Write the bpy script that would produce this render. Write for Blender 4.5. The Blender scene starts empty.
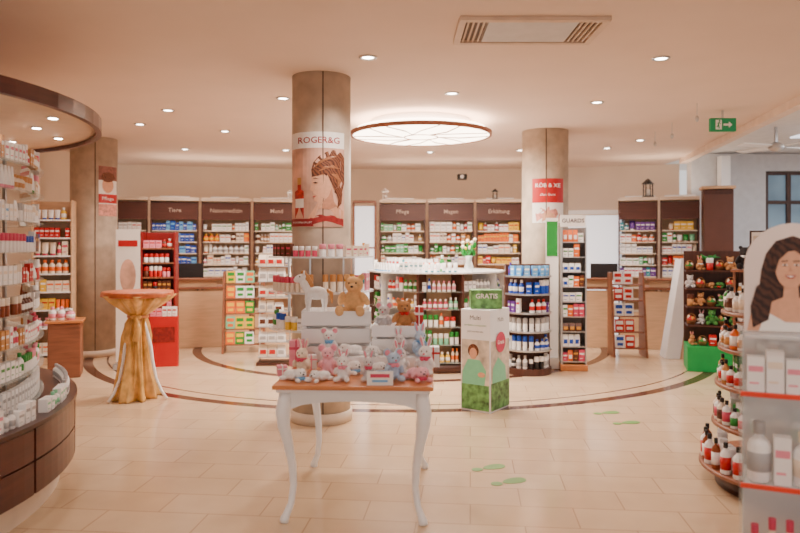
import bpy, math, random
from mathutils import Vector, Matrix
random.seed(7)
PI=math.pi
F=700.0; EYE=1.6
def X(px,d): return (px-400)/F*d
def Z(py,d): return EYE-(py-245)/F*d
def lin(c):
    return tuple(((x/255)/12.92 if x/255<=0.04045 else ((x/255+0.055)/1.055)**2.4) for x in c)
# ---------------- materials
MATS={}
def mat(name,rgb,rough=0.5,var=0.06,scale=8.0,metal=0.0,alpha=1.0,emit=0.0,wood=False,spec=0.5):
    if name in MATS: return MATS[name]
    m=bpy.data.materials.new(name); m.use_nodes=True
    nt=m.node_tree; b=nt.nodes['Principled BSDF']
    c=lin(rgb)
    b.inputs['Roughness'].default_value=rough
    b.inputs['Metallic'].default_value=metal
    b.inputs['Specular IOR Level'].default_value=spec
    tc=nt.nodes.new('ShaderNodeTexCoord'); mp=nt.nodes.new('ShaderNodeMapping')
    nz=nt.nodes.new('ShaderNodeTexNoise'); rp=nt.nodes.new('ShaderNodeValToRGB')
    nt.links.new(tc.outputs['Object'],mp.inputs['Vector']); nt.links.new(mp.outputs['Vector'],nz.inputs['Vector'])
    nz.inputs['Scale'].default_value=scale
    if wood:
        mp.inputs['Scale'].default_value=(1.0,1.0,9.0) if wood=='h' else (9.0,9.0,0.8)
        nz.inputs['Detail'].default_value=5; nz.inputs['Distortion'].default_value=0.6
    rp.color_ramp.elements[0].position=0.3; rp.color_ramp.elements[1].position=0.7
    rp.color_ramp.elements[0].color=tuple(max(0,x*(1-var)) for x in c)+(1,)
    rp.color_ramp.elements[1].color=tuple(min(1,x*(1+var)) for x in c)+(1,)
    nt.links.new(nz.outputs['Fac'],rp.inputs['Fac']); nt.links.new(rp.outputs['Color'],b.inputs['Base Color'])
    if alpha<1: b.inputs['Alpha'].default_value=alpha
    if emit>0:
        nt.links.new(rp.outputs['Color'],b.inputs['Emission Color']); b.inputs['Emission Strength'].default_value=emit
    MATS[name]=m; return m
PAL={'white':(250,247,246),'cream':(242,226,206),'pink':(240,146,166),'rose':(212,66,100),'red':(198,18,20),'orange':(238,108,28),
 'yellow':(244,196,46),'green':(36,142,54),'mint':(130,208,166),'blue':(20,74,182),'sky':(112,178,230),'teal':(28,138,152),
 'brown':(94,46,26),'tan':(202,142,80),'grey':(176,174,176),'black':(30,25,27),'purple':(102,54,144),'amber':(140,62,18),'gold':(214,152,56)}
def pm(n): return mat('packaging_'+n,PAL[n],0.4,0.04,20)
WOOD=mat('dark_cherry_wood',(82,34,24),0.28,0.3,3,wood='h')
WOODV=mat('dark_wood_upright',(78,42,32),0.4,0.25,3,wood='v')
HEADM=mat('brown_header_wood',(88,48,38),0.4,0.15,3,wood='h')
WOODM=mat('mid_brown_wood',(140,86,60),0.4,0.2,3,wood='h')
BEECH=mat('pale_beech_wood',(216,176,138),0.4,0.1,3,wood='h')
ORW=mat('honey_wood_top',(200,126,72),0.3,0.18,3,wood='h')
WHITE=mat('white_lacquer',(250,249,250),0.3,0.02)
CREAM=mat('cream_laminate',(230,210,188),0.5,0.05)
METAL=mat('brushed_steel',(200,198,198),0.3,0.05,metal=0.8)
GLASS=mat('clear_shelf_glass',(214,230,228),0.08,0.02,alpha=0.25)
GLASSW=mat('frosted_white_glass',(240,241,243),0.2,0.02,alpha=0.55)
LIT=mat('warm_lamp_diffuser',(255,234,210),0.5,0.0,emit=10)
LITS=mat('spot_lamp_glow',(255,242,228),0.5,0.0,emit=25)
LITW=mat('pale_glowing_panel',(240,244,252),0.5,0.01,emit=0.8)
ORANGE=mat('orange_edge_strip',(232,60,28),0.4,0.05)
RED=mat('red_display_board',(192,14,18),0.4,0.05)
DRED=mat('deep_red_board',(134,22,22),0.4,0.1)
BLACK=mat('black_plastic',(30,26,28),0.4,0.05)
GREEN=mat('green_display_board',(20,156,72),0.5,0.05)
SKIN=mat('printed_skin',(224,166,134),0.5,0.06,40)
def hairmat(n,c1,c2):
    m=bpy.data.materials.new(n); m.use_nodes=True; nt=m.node_tree; b=nt.nodes['Principled BSDF']
    tc=nt.nodes.new('ShaderNodeTexCoord'); wv=nt.nodes.new('ShaderNodeTexWave'); rp=nt.nodes.new('ShaderNodeValToRGB')
    wv.inputs['Scale'].default_value=14; wv.inputs['Distortion'].default_value=9; wv.inputs['Detail'].default_value=4; wv.bands_direction='DIAGONAL'
    nt.links.new(tc.outputs['Object'],wv.inputs['Vector']); nt.links.new(wv.outputs['Fac'],rp.inputs['Fac'])
    rp.color_ramp.elements[0].color=lin(c1)+(1,); rp.color_ramp.elements[1].color=lin(c2)+(1,)
    nt.links.new(rp.outputs['Color'],b.inputs['Base Color']); b.inputs['Roughness'].default_value=.6; return m
HAIR=hairmat('printed_brown_hair',(76,38,26),(138,80,50))
DHAIR=hairmat('printed_dark_hair',(38,20,17),(84,50,38))
# ---------------- mesh builder
class MB:
    def __init__(s): s.v=[];s.f=[];s.m=[];s.s=[];s.mats=[]
    def mi(s,m):
        if m not in s.mats: s.mats.append(m)
        return s.mats.index(m)
    def add(s,vs,fs,m,smooth=False,M=None):
        o=len(s.v); k=s.mi(m)
        for v in vs:
            v=Vector(v)
            if M is not None: v=M@v
            s.v.append(v)
        for f in fs: s.f.append([i+o for i in f]); s.m.append(k); s.s.append(smooth)
        return s
    def box(s,c,sz,m,M=None):
        x,y,z=c; a,b,h=sz[0]/2,sz[1]/2,sz[2]/2
        vs=[(x+i*a,y+j*b,z+k*h) for i in(-1,1) for j in(-1,1) for k in(-1,1)]
        return s.add(vs,[(0,1,3,2),(4,6,7,5),(0,4,5,1),(2,3,7,6),(0,2,6,4),(1,5,7,3)],m,M=M)
    def lathe(s,prof,m,seg=20,c=(0,0,0),smooth=True,fold=None,M=None):
        vs=[];fs=[];n=len(prof)
        for r,z in prof:
            for i in range(seg):
                a=2*PI*i/seg; rr=r*(fold(a,z) if fold else 1)
                vs.append((c[0]+rr*math.cos(a),c[1]+rr*math.sin(a),c[2]+z))
        for j in range(n-1):
            for i in range(seg):
                k=(i+1)%seg; fs.append((j*seg+i,j*seg+k,(j+1)*seg+k,(j+1)*seg+i))
        s.add(vs,fs,m,smooth,M)
        caps=[]
        if prof[0][0]>1e-4: caps.append(tuple(range(seg))[::-1])
        if prof[-1][0]>1e-4: caps.append(tuple((n-1)*seg+i for i in range(seg)))
        if caps:
            o=len(s.v)-len(vs); k=s.mi(m)
            for f in caps: s.f.append([i+o for i in f]); s.m.append(k); s.s.append(False)
        return s
    def ell(s,c,r,m,seg=16,rings=10,M=None):
        vs=[];fs=[]
        T=Matrix.Translation(c)
        if M is not None: T=T@M
        for j in range(rings+1):
            t=PI*j/rings
            for i in range(seg):
                a=2*PI*i/seg
                vs.append(T@Vector((r[0]*math.sin(t)*math.cos(a),r[1]*math.sin(t)*math.sin(a),-r[2]*math.cos(t))))
        for j in range(rings):
            for i in range(seg):
                k=(i+1)%seg; fs.append((j*seg+i,j*seg+k,(j+1)*seg+k,(j+1)*seg+i))
        return s.add(vs,fs,m,True)
    def tube(s,path,rad,m,seg=8,flat=1.0):
        P=[Vector(p) for p in path]; n=len(P)
        if not hasattr(rad,'__len__'): rad=[rad]*n
        vs=[];fs=[]
        for i,p in enumerate(P):
            t=(P[min(i+1,n-1)]-P[max(i-1,0)]).normalized()
            u=Vector((0,1,0)) if abs(t.y)<0.9 else Vector((1,0,0))
            a=t.cross(u).normalized(); b=t.cross(a).normalized()
            for k in range(seg):
                q=2*PI*k/seg
                vs.append(p+a*math.cos(q)*rad[i]+b*math.sin(q)*rad[i]*flat)
        for i in range(n-1):
            for k in range(seg):
                l=(k+1)%seg; fs.append((i*seg+k,i*seg+l,(i+1)*seg+l,(i+1)*seg+k))
        fs.append(tuple(range(seg))[::-1]); fs.append(tuple((n-1)*seg+k for k in range(seg)))
        return s.add(vs,fs,m,True)
    def prism(s,pts,z0,z1,m,M=None):
        n=len(pts); vs=[(x,y,z0) for x,y in pts]+[(x,y,z1) for x,y in pts]
        fs=[tuple(range(n))[::-1],tuple(range(n,2*n))]+[(i,(i+1)%n,n+(i+1)%n,n+i) for i in range(n)]
        return s.add(vs,fs,m,M=M)
    def vprism(s,pts,y0,y1,m,M=None):
        n=len(pts); vs=[(x,y0,z) for x,z in pts]+[(x,y1,z) for x,z in pts]
        fs=[tuple(range(n)),tuple(range(n,2*n))[::-1]]+[(i,n+i,n+(i+1)%n,(i+1)%n) for i in range(n)]
        return s.add(vs,fs,m,M=M)
    def sector(s,r0,r1,a0,a1,z0,z1,m,seg=24,c=(0,0),smooth=False):
        full=abs(a1-a0)>=2*PI-1e-6
        vs=[];fs=[]
        for i in range(seg+1):
            a=a0+(a1-a0)*i/seg; ca,sa=math.cos(a),math.sin(a)
            for r,z in((r0,z0),(r1,z0),(r1,z1),(r0,z1)): vs.append((c[0]+r*ca,c[1]+r*sa,z))
        for i in range(seg):
            for k in range(4):
                l=(k+1)%4; fs.append((i*4+k,i*4+l,(i+1)*4+l,(i+1)*4+k))
        if not full: fs.append((3,2,1,0)); fs.append((seg*4,seg*4+1,seg*4+2,seg*4+3))
        return s.add(vs,fs,m,smooth)
    def text(s,t,size,m,M=None,fn=None,bold=0.0):
        vs,fs=text_mesh(t,size,bold)
        if fn: vs=[fn(*v) for v in vs]
        return s.add(vs,fs,m,M=M)
    def mesh(s,name):
        me=bpy.data.meshes.new(name); me.from_pydata([tuple(v) for v in s.v],[],s.f)
        for m in s.mats: me.materials.append(m)
        for p,k,sm in zip(me.polygons,s.m,s.s): p.material_index=k; p.use_smooth=sm
        me.update(); return me
TC={}
def text_mesh(t,size,bold=0.0):
    if (t,bold) not in TC:
        cu=bpy.data.curves.new('t','FONT'); cu.body=t; cu.size=1; cu.align_x='CENTER'; cu.align_y='CENTER'; cu.resolution_u=2; cu.offset=bold
        o=bpy.data.objects.new('t',cu); bpy.context.scene.collection.objects.link(o)
        dg=bpy.context.evaluated_depsgraph_get(); me=bpy.data.meshes.new_from_object(o.evaluated_get(dg))
        TC[(t,bold)]=([tuple(v.co) for v in me.vertices],[tuple(p.vertices) for p in me.polygons])
        bpy.data.objects.remove(o); bpy.data.meshes.remove(me)
    vs,fs=TC[(t,bold)]
    return [(x*size,y*size,0) for x,y,z in vs],fs
XZ=Matrix(((1,0,0,0),(0,0,-1,0),(0,1,0,0),(0,0,0,1)))
COL=bpy.context.scene.collection
def link(o): COL.objects.link(o); return o
def tag(o,label=None,cat=None,group=None,kind=None):
    if label: o['label']=label
    if cat: o['category']=cat
    if group: o['group']=group
    if kind: o['kind']=kind
    return o
def thing(name,me,loc=(0,0,0),rz=0,label=None,cat=None,group=None,kind=None,sc=None,rot=None):
    if isinstance(me,MB): me=me.mesh(name)
    o=bpy.data.objects.new(name,me); o.location=loc; o.rotation_euler=rot or (0,0,rz)
    if sc: o.scale=sc
    return tag(link(o),label,cat,group,kind)
def part(name,me,par,loc=(0,0,0),rot=(0,0,0),label=None,bevel=0):
    if isinstance(me,MB): me=me.mesh(name)
    o=bpy.data.objects.new(name,me); o.parent=par; o.location=loc; o.rotation_euler=rot
    if label: o['label']=label
    if bevel:
        b=o.modifiers.new('bevel','BEVEL'); b.width=bevel; b.segments=2; b.limit_method='ANGLE'
    return link(o)
def W(fr,x,y,z=0):
    ox,oy,r=fr; return (ox+x*math.cos(r)-y*math.sin(r),oy+x*math.sin(r)+y*math.cos(r),z)
# ---------------- products
PC={}
def product_mesh(kind,a,b):
    k=(kind,a,b)
    if k in PC: return PC[k]
    A,B=pm(a),pm(b); m=MB()
    if kind=='medicine_box':
        m.box((0,0,.5),(1,1,1),A); m.box((0,-.502,.66),(.86,.01,.16),B); m.box((-.1,-.502,.25),(.55,.01,.05),B)
    elif kind=='bottle':
        m.lathe([(.44,0),(.5,.04),(.5,.6),(.42,.68),(.2,.76),(.2,.8)],A,14); m.lathe([(.26,.8),(.26,1.0)],B,12)
        m.lathe([(.505,.18),(.505,.5)],B,14)
    elif kind=='cream_jar':
        m.lathe([(.46,0),(.5,.08),(.5,.6)],A,14); m.lathe([(.53,.6),(.53,.94),(.48,1)],B,14)
    elif kind=='cream_tube':
        vs=[];n=12
        for z,rx,ry in((.16,.42,.42),(.5,.46,.34),(1,.5,.05)):
            for i in range(n): vs.append((rx*math.cos(2*PI*i/n),ry*math.sin(2*PI*i/n),z))
        fs=[(j*n+i,j*n+(i+1)%n,(j+1)*n+(i+1)%n,(j+1)*n+i) for j in range(2) for i in range(n)]+[tuple(range(2*n,3*n))]
        m.add(vs,fs,A,True); m.lathe([(.34,0),(.36,.16)],B,12)
    elif kind=='pouch':
        m.add([(-.5,-.4,0),(.5,-.4,0),(.5,.4,0),(-.5,.4,0),(-.5,-.45,.5),(.5,-.45,.5),(.5,.45,.5),(-.5,.45,.5),(-.5,-.04,1),(.5,-.04,1),(.5,.04,1),(-.5,.04,1)],
          [(3,2,1,0),(0,1,5,4),(1,2,6,5),(2,3,7,6),(3,0,4,7),(4,5,9,8),(5,6,10,9),(6,7,11,10),(7,4,8,11),(8,9,10,11)],A)
        m.box((0,-.44,.4),(.7,.02,.36),B)
    PC[k]=m.mesh(kind); return PC[k]
CATN={'medicine_box':'box','bottle':'bottle','cream_jar':'jar','cream_tube':'tube','pouch':'pouch'}
WORD={'medicine_box':'medicine box','bottle':'bottle','cream_jar':'cream jar','cream_tube':'cream tube','pouch':'product pouch'}
def prod(kind,a,b,loc,rz,w,d,h,where,group):
    nm=kind; wd=WORD[kind]
    if kind=='medicine_box' and 'wall shelf' not in where: nm='product_box'; wd='product box'  # medicine boxes away from the wall shelves carry a separate name
    return thing(nm,product_mesh(kind,a,b),loc,rz,f"{a} {wd} with {b} print {where}",CATN[kind],group,sc=(w,d,h))
def row(fr,x0,x1,yf,z,maxh,pal,kinds,where,group,wr=(.07,.12),fill=.95,dep=None,rep=.35):
    x=x0; cur=None
    while True:
        if cur is None or random.random()<rep:
            cur=(random.choice(kinds),random.choice(pal),random.uniform(*wr),random.uniform(.62,.97)*maxh)
        k,(a,b),w,h=cur
        if x+w>x1: break
        if random.random()<fill:
            dd=dep or (min(w,.09) if k=='medicine_box' else w)
            lx,ly,_=W(fr,x+w/2,yf+.012+dd/2)
            prod(k,a,b,(lx,ly,z),fr[2],w,dd,h,where,group)
        x+=w+.008
def ringrow(c,r,a0,a1,z,maxh,pal,kinds,where,group,wr=(.05,.08),fill=.95):
    a=a0;cur=None
    while a<a1:
        if cur is None or random.random()<.35:
            cur=(random.choice(kinds),random.choice(pal),random.uniform(*wr),random.uniform(.6,.97)*maxh)
        k,(p,q),w,h=cur
        dd=min(w,.07) if k=='medicine_box' else w
        da=(w+.012)/(r-.02-dd)
        if random.random()<fill:
            am=a+da/2; rr=r-.02-dd/2-.008
            prod(k,p,q,(c[0]+rr*math.cos(am),c[1]+rr*math.sin(am),z),am+PI/2,w*.96,dd,h,where,group)
        a+=da
# ---------------- room
def floor_mat():
    m=bpy.data.materials.new('cream_floor_tiles'); m.use_nodes=True; nt=m.node_tree; b=nt.nodes['Principled BSDF']
    N=nt.nodes.new; L=nt.links.new
    tc=N('ShaderNodeTexCoord'); mp=N('ShaderNodeMapping'); mp.inputs['Rotation'].default_value=(0,0,.10)
    br=N('ShaderNodeTexBrick'); L(tc.outputs['Object'],mp.inputs['Vector']); L(mp.outputs['Vector'],br.inputs['Vector'])
    br.inputs['Scale'].default_value=1.0; br.inputs['Brick Width'].default_value=.62; br.inputs['Row Height'].default_value=.31
    br.inputs['Mortar Size'].default_value=.004; br.inputs['Mortar Smooth'].default_value=.4
    br.inputs['Color1'].default_value=lin((222,192,158))+(1,); br.inputs['Color2'].default_value=lin((214,182,147))+(1,); br.inputs['Mortar'].default_value=lin((176,142,112))+(1,)
    nz=N('ShaderNodeTexNoise'); nz.inputs['Scale'].default_value=3.5; nz.inputs['Detail'].default_value=6; L(tc.outputs['Object'],nz.inputs['Vector'])
    mx=N('ShaderNodeMixRGB'); mx.blend_type='MULTIPLY'; mx.inputs['Fac'].default_value=.22
    L(br.outputs['Color'],mx.inputs['Color1']); L(nz.outputs['Fac'],mx.inputs['Color2'])
    sx=N('ShaderNodeSeparateXYZ'); L(tc.outputs['Object'],sx.inputs[0])
    def mth(op,a,b_=None):
        n=N('ShaderNodeMath'); n.operation=op
        for i,v in enumerate((a,b_)):
            if v is None: continue
            if isinstance(v,(int,float)): n.inputs[i].default_value=v
            else: L(v,n.inputs[i])
        return n.outputs[0]
    dx=mth('SUBTRACT',sx.outputs[0],.02); dy=mth('SUBTRACT',sx.outputs[1],11.42)
    r=mth('SQRT',mth('ADD',mth('MULTIPLY',dx,dx),mth('MULTIPLY',dy,dy)))
    ring=None
    for rad,w in((4.67,.065),(3.2,.065),(4.42,.015)):
        q=mth('LESS_THAN',mth('ABSOLUTE',mth('SUBTRACT',r,rad)),w)
        ring=q if ring is None else mth('MAXIMUM',ring,q)
    m2=N('ShaderNodeMixRGB'); L(ring,m2.inputs['Fac']); L(mx.outputs[0],m2.inputs['Color1']); m2.inputs['Color2'].default_value=lin((84,50,40))+(1,)
    L(m2.outputs[0],b.inputs['Base Color']); b.inputs['Roughness'].default_value=.16
    return m
thing('floor',MB().box((.5,5.7,-.05),(16,19,.1),floor_mat()),kind='structure')
CEIL=mat('pinkish_cream_ceiling_paint',(236,212,196),0.8,0.02,2)
WALL=mat('cream_wall_plaster',(244,224,202),0.8,0.03,2)
thing('ceiling',MB().prism([(-7.5,-3.8),(2.3,-3.8),(4.2,7.4),(5.05,12.5),(5.05,15.2),(-7.5,15.2)],3.14,3.3,CEIL),kind='structure')
thing('ceiling_extension',MB().prism([(2.3,-3.8),(8.5,-3.8),(8.5,15.2),(5.05,15.2),(5.05,12.5),(4.2,7.4)],3.22,3.3,mat('white_ceiling_slats',(232,230,230),.7,.05)),kind='structure')
tr=MB(); tr.prism([(2.24,-3.8),(2.36,-3.8),(4.26,7.4),(5.11,12.5),(4.99,12.5),(4.14,7.4)],3.05,3.22,mat('trim_cream',(236,214,198),.6)); thing('trim_1',tr,kind='structure')
CX,CY=.05,-1.2
def ray(px,R):
    a=(px-400)/F; A=a*a+1; B=-2*a*CX-2*CY; C=CX*CX+CY*CY-R*R
    t=(-B+math.sqrt(B*B-4*A*C))/(2*A); return (a*t,t)
aL=math.atan2(12.2-CY,-5.6-CX); aR=math.atan2(12.2-CY,5.4-CX)
w=MB(); w.sector(14.3,14.5,aR,aL,0,3.14,WALL,48); thing('wall_back',w,kind='structure')
w=MB(); w.prism([(-5.35,12.3),(-5.55,12.3),(-6.05,9),(-6.9,-3.8),(-6.7,-3.8),(-5.85,9)],0,3.14,WALL); thing('wall_left',w,kind='structure')
PG=mat('pale_grey_wall',(206,206,210),.8)
w=MB(); w.box((8.3,4.2,1.6),(.2,16,3.2),PG); thing('wall_right',w,kind='structure')
w=MB(); w.box((5.75,12.35,1.6),(1.3,.2,3.2),PG); w.box((7.3,12.35,3.05),(1.8,.2,.3),PG); w.box((7.3,12.35,.7),(1.8,.2,1.4),PG); w.box((7.85,12.35,2.15),(.7,.2,1.5),PG)
thing('wall_back_extension',w,kind='structure')
w=MB(); w.box((5.62,12.15,1.57),(.16,.16,3.14),WHITE); thing('trim_2',w,kind='structure')
DW=mat('daylight_window_glass',(112,134,150),.1,.3,1.5,emit=.4)
FRM=mat('dark_window_frame',(74,52,46),.5)
e=thing('window_1',MB().box((0,.02,0),(1.08,.02,1.48),DW),(6.95,12.33,2.15),kind='structure')
m=MB()
for x in(-.52,-.12,.52): m.box((x,0,0),(.07,.08,1.48),FRM)
for z in(-.71,.2,.71): m.box((0,0,z),(1.1,.075,.06),FRM)
part('window_frame',m,e)
e=bpy.data.objects.new('door_1',MB().box((0,0,1.05),(.94,.05,2.16),LITW).mesh('door_1')); link(e); e['kind']='structure'  # leaf glows in place of the bright open passage
p=ray(594,14.18); ang=math.atan2(CX-p[0],-(CY-p[1])); e.location=(p[0],p[1],0); e.rotation_euler=(0,0,ang)
m=MB(); m.box((-.5,-.02,1.08),(.06,.09,2.16),WHITE); m.box((.5,-.02,1.08),(.06,.09,2.16),WHITE); m.box((0,-.02,2.19),(1.06,.09,.07),WHITE); part('door_frame',m,e)
m=MB(); m.tube([(-.36,-.03,1.0),(-.36,-.08,1.0),(-.26,-.08,1.0)],.012,METAL); part('door_handle',m,e)
# columns
CONC=mat('beige_concrete',(188,170,150),.6,.16,7)
def column(px,d,r,name,label):
    x=X(px,d); m=MB(); m.lathe([(r,0),(r,3.14)],CONC,40)
    e=thing(name,m,(x,d,0),0,label,'column')
    m=MB(); m.lathe([(r+.015,0),(r+.015,.1)],CREAM,40); part('base_collar',m,e)
    m=MB(); fa=math.atan2(-d,-x)
    a=fa+.05; m.box((r*math.cos(a),r*math.sin(a),1.62),(.012,.012,3.03),mat('dark_seam_grey',(106,88,76),.7))  # dark strip marking the column's seam
    part('vertical_seam',m,e)
    return (x,d,r)
C1=column(321.5,6.45,.268,'round_column','round beige concrete column with advertising poster and glass shelves')
C2=column(545,9.5,.31,'round_column','round beige concrete column with red and white poster')
C3=column(94,10.2,.32,'round_column','round beige column beside the wall shelving')
def colposter(C,pxc,half,draw,label):
    x,y,r=C; m=MB(); fd=math.atan2(-y,-x); D=y-r*.7
    def fn(px,py,lay):
        u=math.asin(max(-.995,min(.995,(px-pxc)/half))); a=fd+u; rr=r+.004+lay*.0012
        return (rr*math.cos(a),rr*math.sin(a),Z(py,D))
    def poly(pts,mt,lay):
        cx=sum(p[0] for p in pts)/len(pts); cy=sum(p[1] for p in pts)/len(pts)
        n=len(pts); P=[]
        for t in (1.0,.66,.33):
            for p in pts: P.append(fn(cx+(p[0]-cx)*t,cy+(p[1]-cy)*t,lay))
        P.append(fn(cx,cy,lay)); fs=[]
        for k in range(2):
            for i in range(n): j=(i+1)%n; fs.append((k*n+i,k*n+j,(k+1)*n+j,(k+1)*n+i))
        for i in range(n): fs.append((2*n+i,2*n+(i+1)%n,3*n))
        m.add(P,fs,mt)
    def rect(l,t,rr_,b,mt,lay):
        n=14; vs=[];fs=[]
        for i in range(n+1):
            px=l+(rr_-l)*i/n; vs+= [fn(px,b,lay),fn(px,t,lay)]
        for i in range(n): fs.append((2*i,2*i+2,2*i+3,2*i+1))
        m.add(vs,fs,mt)
    def txt(s,cx,cy,size,mt,lay,bold=0.0,sx=1.0):
        vs,fs=text_mesh(s,size,bold)
        m.add([fn(cx+v[0]*sx,cy-v[1],lay) for v in vs],fs,mt)
    def circ(cx,cy,rx,ry,mt,lay,n=18): poly([(cx+rx*math.cos(2*PI*i/n),cy-ry*math.sin(2*PI*i/n)) for i in range(n)],mt,lay)
    draw(rect,poly,circ,txt)
    thing('advertising_poster',m,(x,y,0),0,label,'poster')
PW=mat('poster_white_paper',(250,244,238),.5,.02)
def d1(rect,poly_,circ,txt):
    def poly(pts,mt,lay): poly_([(a,226-(226-b)*.86) for a,b in pts],mt,lay)
    rect(293.5,133,343,227,PW,0)
    rect(293.5,149,343,227,mat('poster_soft_rose',(218,170,148),.5,.25,6),1)
    txt('ROGER&G',319,141.5,8.8,mat('poster_deep_red',(160,30,38),.5),2,.008,.98)
    SK2=mat('printed_skin_shadow',(200,138,108),.5,.1,40); H2=mat('poster_hair_highlight',(156,98,62),.5,.3,60)
    poly([(313,172),(312,162),(314,153),(319,146),(326,141),(333,138.5),(340,141),(343,147),(343,176),(341,186),(336,190),(330,184),(325,172)],HAIR,2)
    poly([(314,166),(320,160),(329,164),(333,176),(332,188),(333,198),(338,205),(342,209),(342,226),(312,226),(309,217),(313,210),(321,206),(323,199),(318,199),(314.5,197),(314.8,193.5),(313,192),(314.3,189.5),(313.6,187),(310.6,184.5),(312.6,177.5),(312.4,171)],SKIN,3)
    poly([(323,198),(328,192),(331,182),(332,190),(333,198),(336,204),(328,207),(322,206)],SK2,4)
    poly([(312.5,170),(314,160),(320,152),(330,148),(338,152),(340,168),(338,180),(333,184),(331,174),(327,167),(320,165),(315,168)],HAIR,5)
    for pts in([(314,160),(319,152),(327,147),(336,145),(334,147),(326,150),(320,155)],[(318,164),(324,158),(332,156),(339,160),(332,159),(325,161)],[(330,166),(336,166),(340,174),(337,182),(337,174)]): poly(pts,H2,6)
    poly([(334,184),(338,180),(341,188),(340,200),(336,206),(337,196)],HAIR,5)
    poly([(313.6,176.6),(316,175.6),(318.6,177),(316,177.6)],DHAIR,5); poly([(313,172.4),(316,170.8),(319.5,172.4),(316,171.8)],DHAIR,5); poly([(313.4,192),(317,191.4),(314.6,194)],mat('printed_lips',(180,70,66),.5),5)
    poly([(309,226),(311,217),(320,213),(332,214),(342,218),(342,226)],mat('poster_red_dress',(160,40,38),.5,.3,20),4)
    poly([(296.5,186),(299,184),(299,178),(302.4,178),(302.4,184),(305,186),(305,217),(296.5,217)],mat('poster_red_bottle',(186,46,42),.4,.4,30),2)
    rect(299,178,302.6,185,mat('poster_gold',(204,152,84),.4),3); rect(297,199,305,208,PW,3)
    rect(293.5,219,314,226.5,mat('poster_dark_red',(144,28,34),.5),5); txt('ROGER&GALLET',304,222.7,2.4,PW,6)
colposter(C1,321.5,29.0,d1,'perfume advertisement with brown-haired woman and red bottle on column')
def d2(rect,poly,circ,txt):
    rect(533,179,562,223,PW,0); rect(533,179,562,203,RED,1); txt('KÖB & XE',547.5,186,5.4,PW,2,.015); txt('alles Gute',547.5,195,3.6,PW,2)
    poly([(537,222),(536,214),(541,208),(548,207),(555,209),(559,215),(558,222)],mat('poster_rose',(222,150,134),.5,.3,30),1); poly([(542,222),(543,214),(548,211),(553,214),(554,222)],SKIN,2)
colposter(C2,545,22.8,d2,'red and white promotional poster on column')
def d3(rect,poly,circ,txt):
    rect(98,166,114,216,PW,0); rect(98,166,114,180,mat('poster_dark_brown',(140,84,70),.5,.3,30),1); circ(106,185,5,8,SKIN,2); circ(106,177,6,5,HAIR,3)
    rect(98,194,114,203,RED,2); txt('Pflege',106,198.5,4.5,PW,3); rect(98,204,114,216,mat('poster_rose',(232,140,126),.5),2)
colposter(C3,94,21.5,d3,'narrow skincare poster with red banner on column')
# ---------------- ceiling fixtures
SPOTC=(1,.87,.765)
DLB=MB().lathe([(.075,0),(.073,-.01),(.052,-.01),(.05,-.004)],METAL,24).mesh('downlight'); DLL=MB().lathe([(.05,-.004),(.04,-.007),(.0001,-.008)],LITS,20).mesh('lamp_lens')
def dl(x,d,en,size=2.4):
    e=thing('downlight',DLB,(x,d,3.14),0,'round recessed ceiling downlight glowing warm white','lamp','recessed ceiling downlights')
    part('lamp_lens',DLL,e)
    l=bpy.data.lights.new('downlight_beam','SPOT'); l.energy=en; l.spot_size=size; l.spot_blend=1; l.shadow_soft_size=.08; l.color=SPOTC
    o=bpy.data.objects.new('downlight_beam',l); o.parent=e; o.location=(0,0,-.03); link(o)
for p in((368,57),(661,58),(452,93),(283,98),(597,102),(140,124),(168,110),(225,131),(185,149),(286,150),(520,150),(607,148),(640,140),(430,152)):
    d=1.54*F/(245-p[1]); dl(X(p[0],d),d,150)
for (x,y) in((-2.0,2.6),(1.6,2.4),(-.4,.4),(2.0,-1.2)): dl(x,y,100,2.5)  # unseen downlights added to brighten the near displays
e=tag(link(bpy.data.objects.new('round_ceiling_lamp',None)),'large round glowing ceiling lamp with brown wooden ring and ribs','lamp'); e.location=(X(421,8.7),8.7,2.94)
LR=mat('lamp_ring_wood',(140,84,58),.4,.15,3)
part('wooden_ring',MB().sector(.845,.875,0,2*PI,.01,.055,LR,64),e)
part('ceiling_mount',MB().lathe([(.62,.1),(.62,.2)],WHITE,48),e)
part('diffuser',MB().lathe([(.0001,0),(.4,.003),(.8,.012),(.845,.02),(.845,.045),(.8,.1),(.62,.1)],LIT,64),e)
m=MB()
for i in range(6):
    a=i*PI/3; m.tube([(.22*math.cos(a),.22*math.sin(a),0),(.5*math.cos(a+.12),.5*math.sin(a+.12),0),(.83*math.cos(a),.83*math.sin(a),.012)],.008,LR,6)
    m.tube([(.22*math.cos(a),.22*math.sin(a),0),(.5*math.cos(a+.5),.5*math.sin(a+.5),0),(.83*math.cos(a+.75),.83*math.sin(a+.75),.012)],.006,LR,6)
m.sector(.2,.215,0,2*PI,-.006,.006,LR,32); part('decorative_ribs',m,e)
l=bpy.data.lights.new('lamp_glow','AREA'); l.shape='DISK'; l.size=1.5; l.energy=180; l.color=(1,.89,.78); o=bpy.data.objects.new('lamp_glow',l); o.parent=e; o.location=(0,0,-.03); link(o)
VM=mat('vent_cream_metal',(218,192,170),.5); VD=mat('vent_slot_dark',(104,84,72),.7)
e=tag(link(bpy.data.objects.new('air_conditioning_vent',None)),'rectangular cream ceiling air vent with slotted grille ends','vent'); e.location=(X(528,5.0),5.0,3.14)
m=MB()
m.box((0,.27,-.015),(1.02,.05,.03),VM); m.box((0,-.27,-.015),(1.02,.05,.03),VM); m.box((-.49,0,-.015),(.05,.5,.03),VM); m.box((.49,0,-.015),(.05,.5,.03),VM); part('frame',m,e,bevel=.004)
part('centre_panel',MB().box((0,0,-.012),(.62,.46,.024),mat('vent_panel_pale',(206,202,200),.5)),e,bevel=.004)
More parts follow.
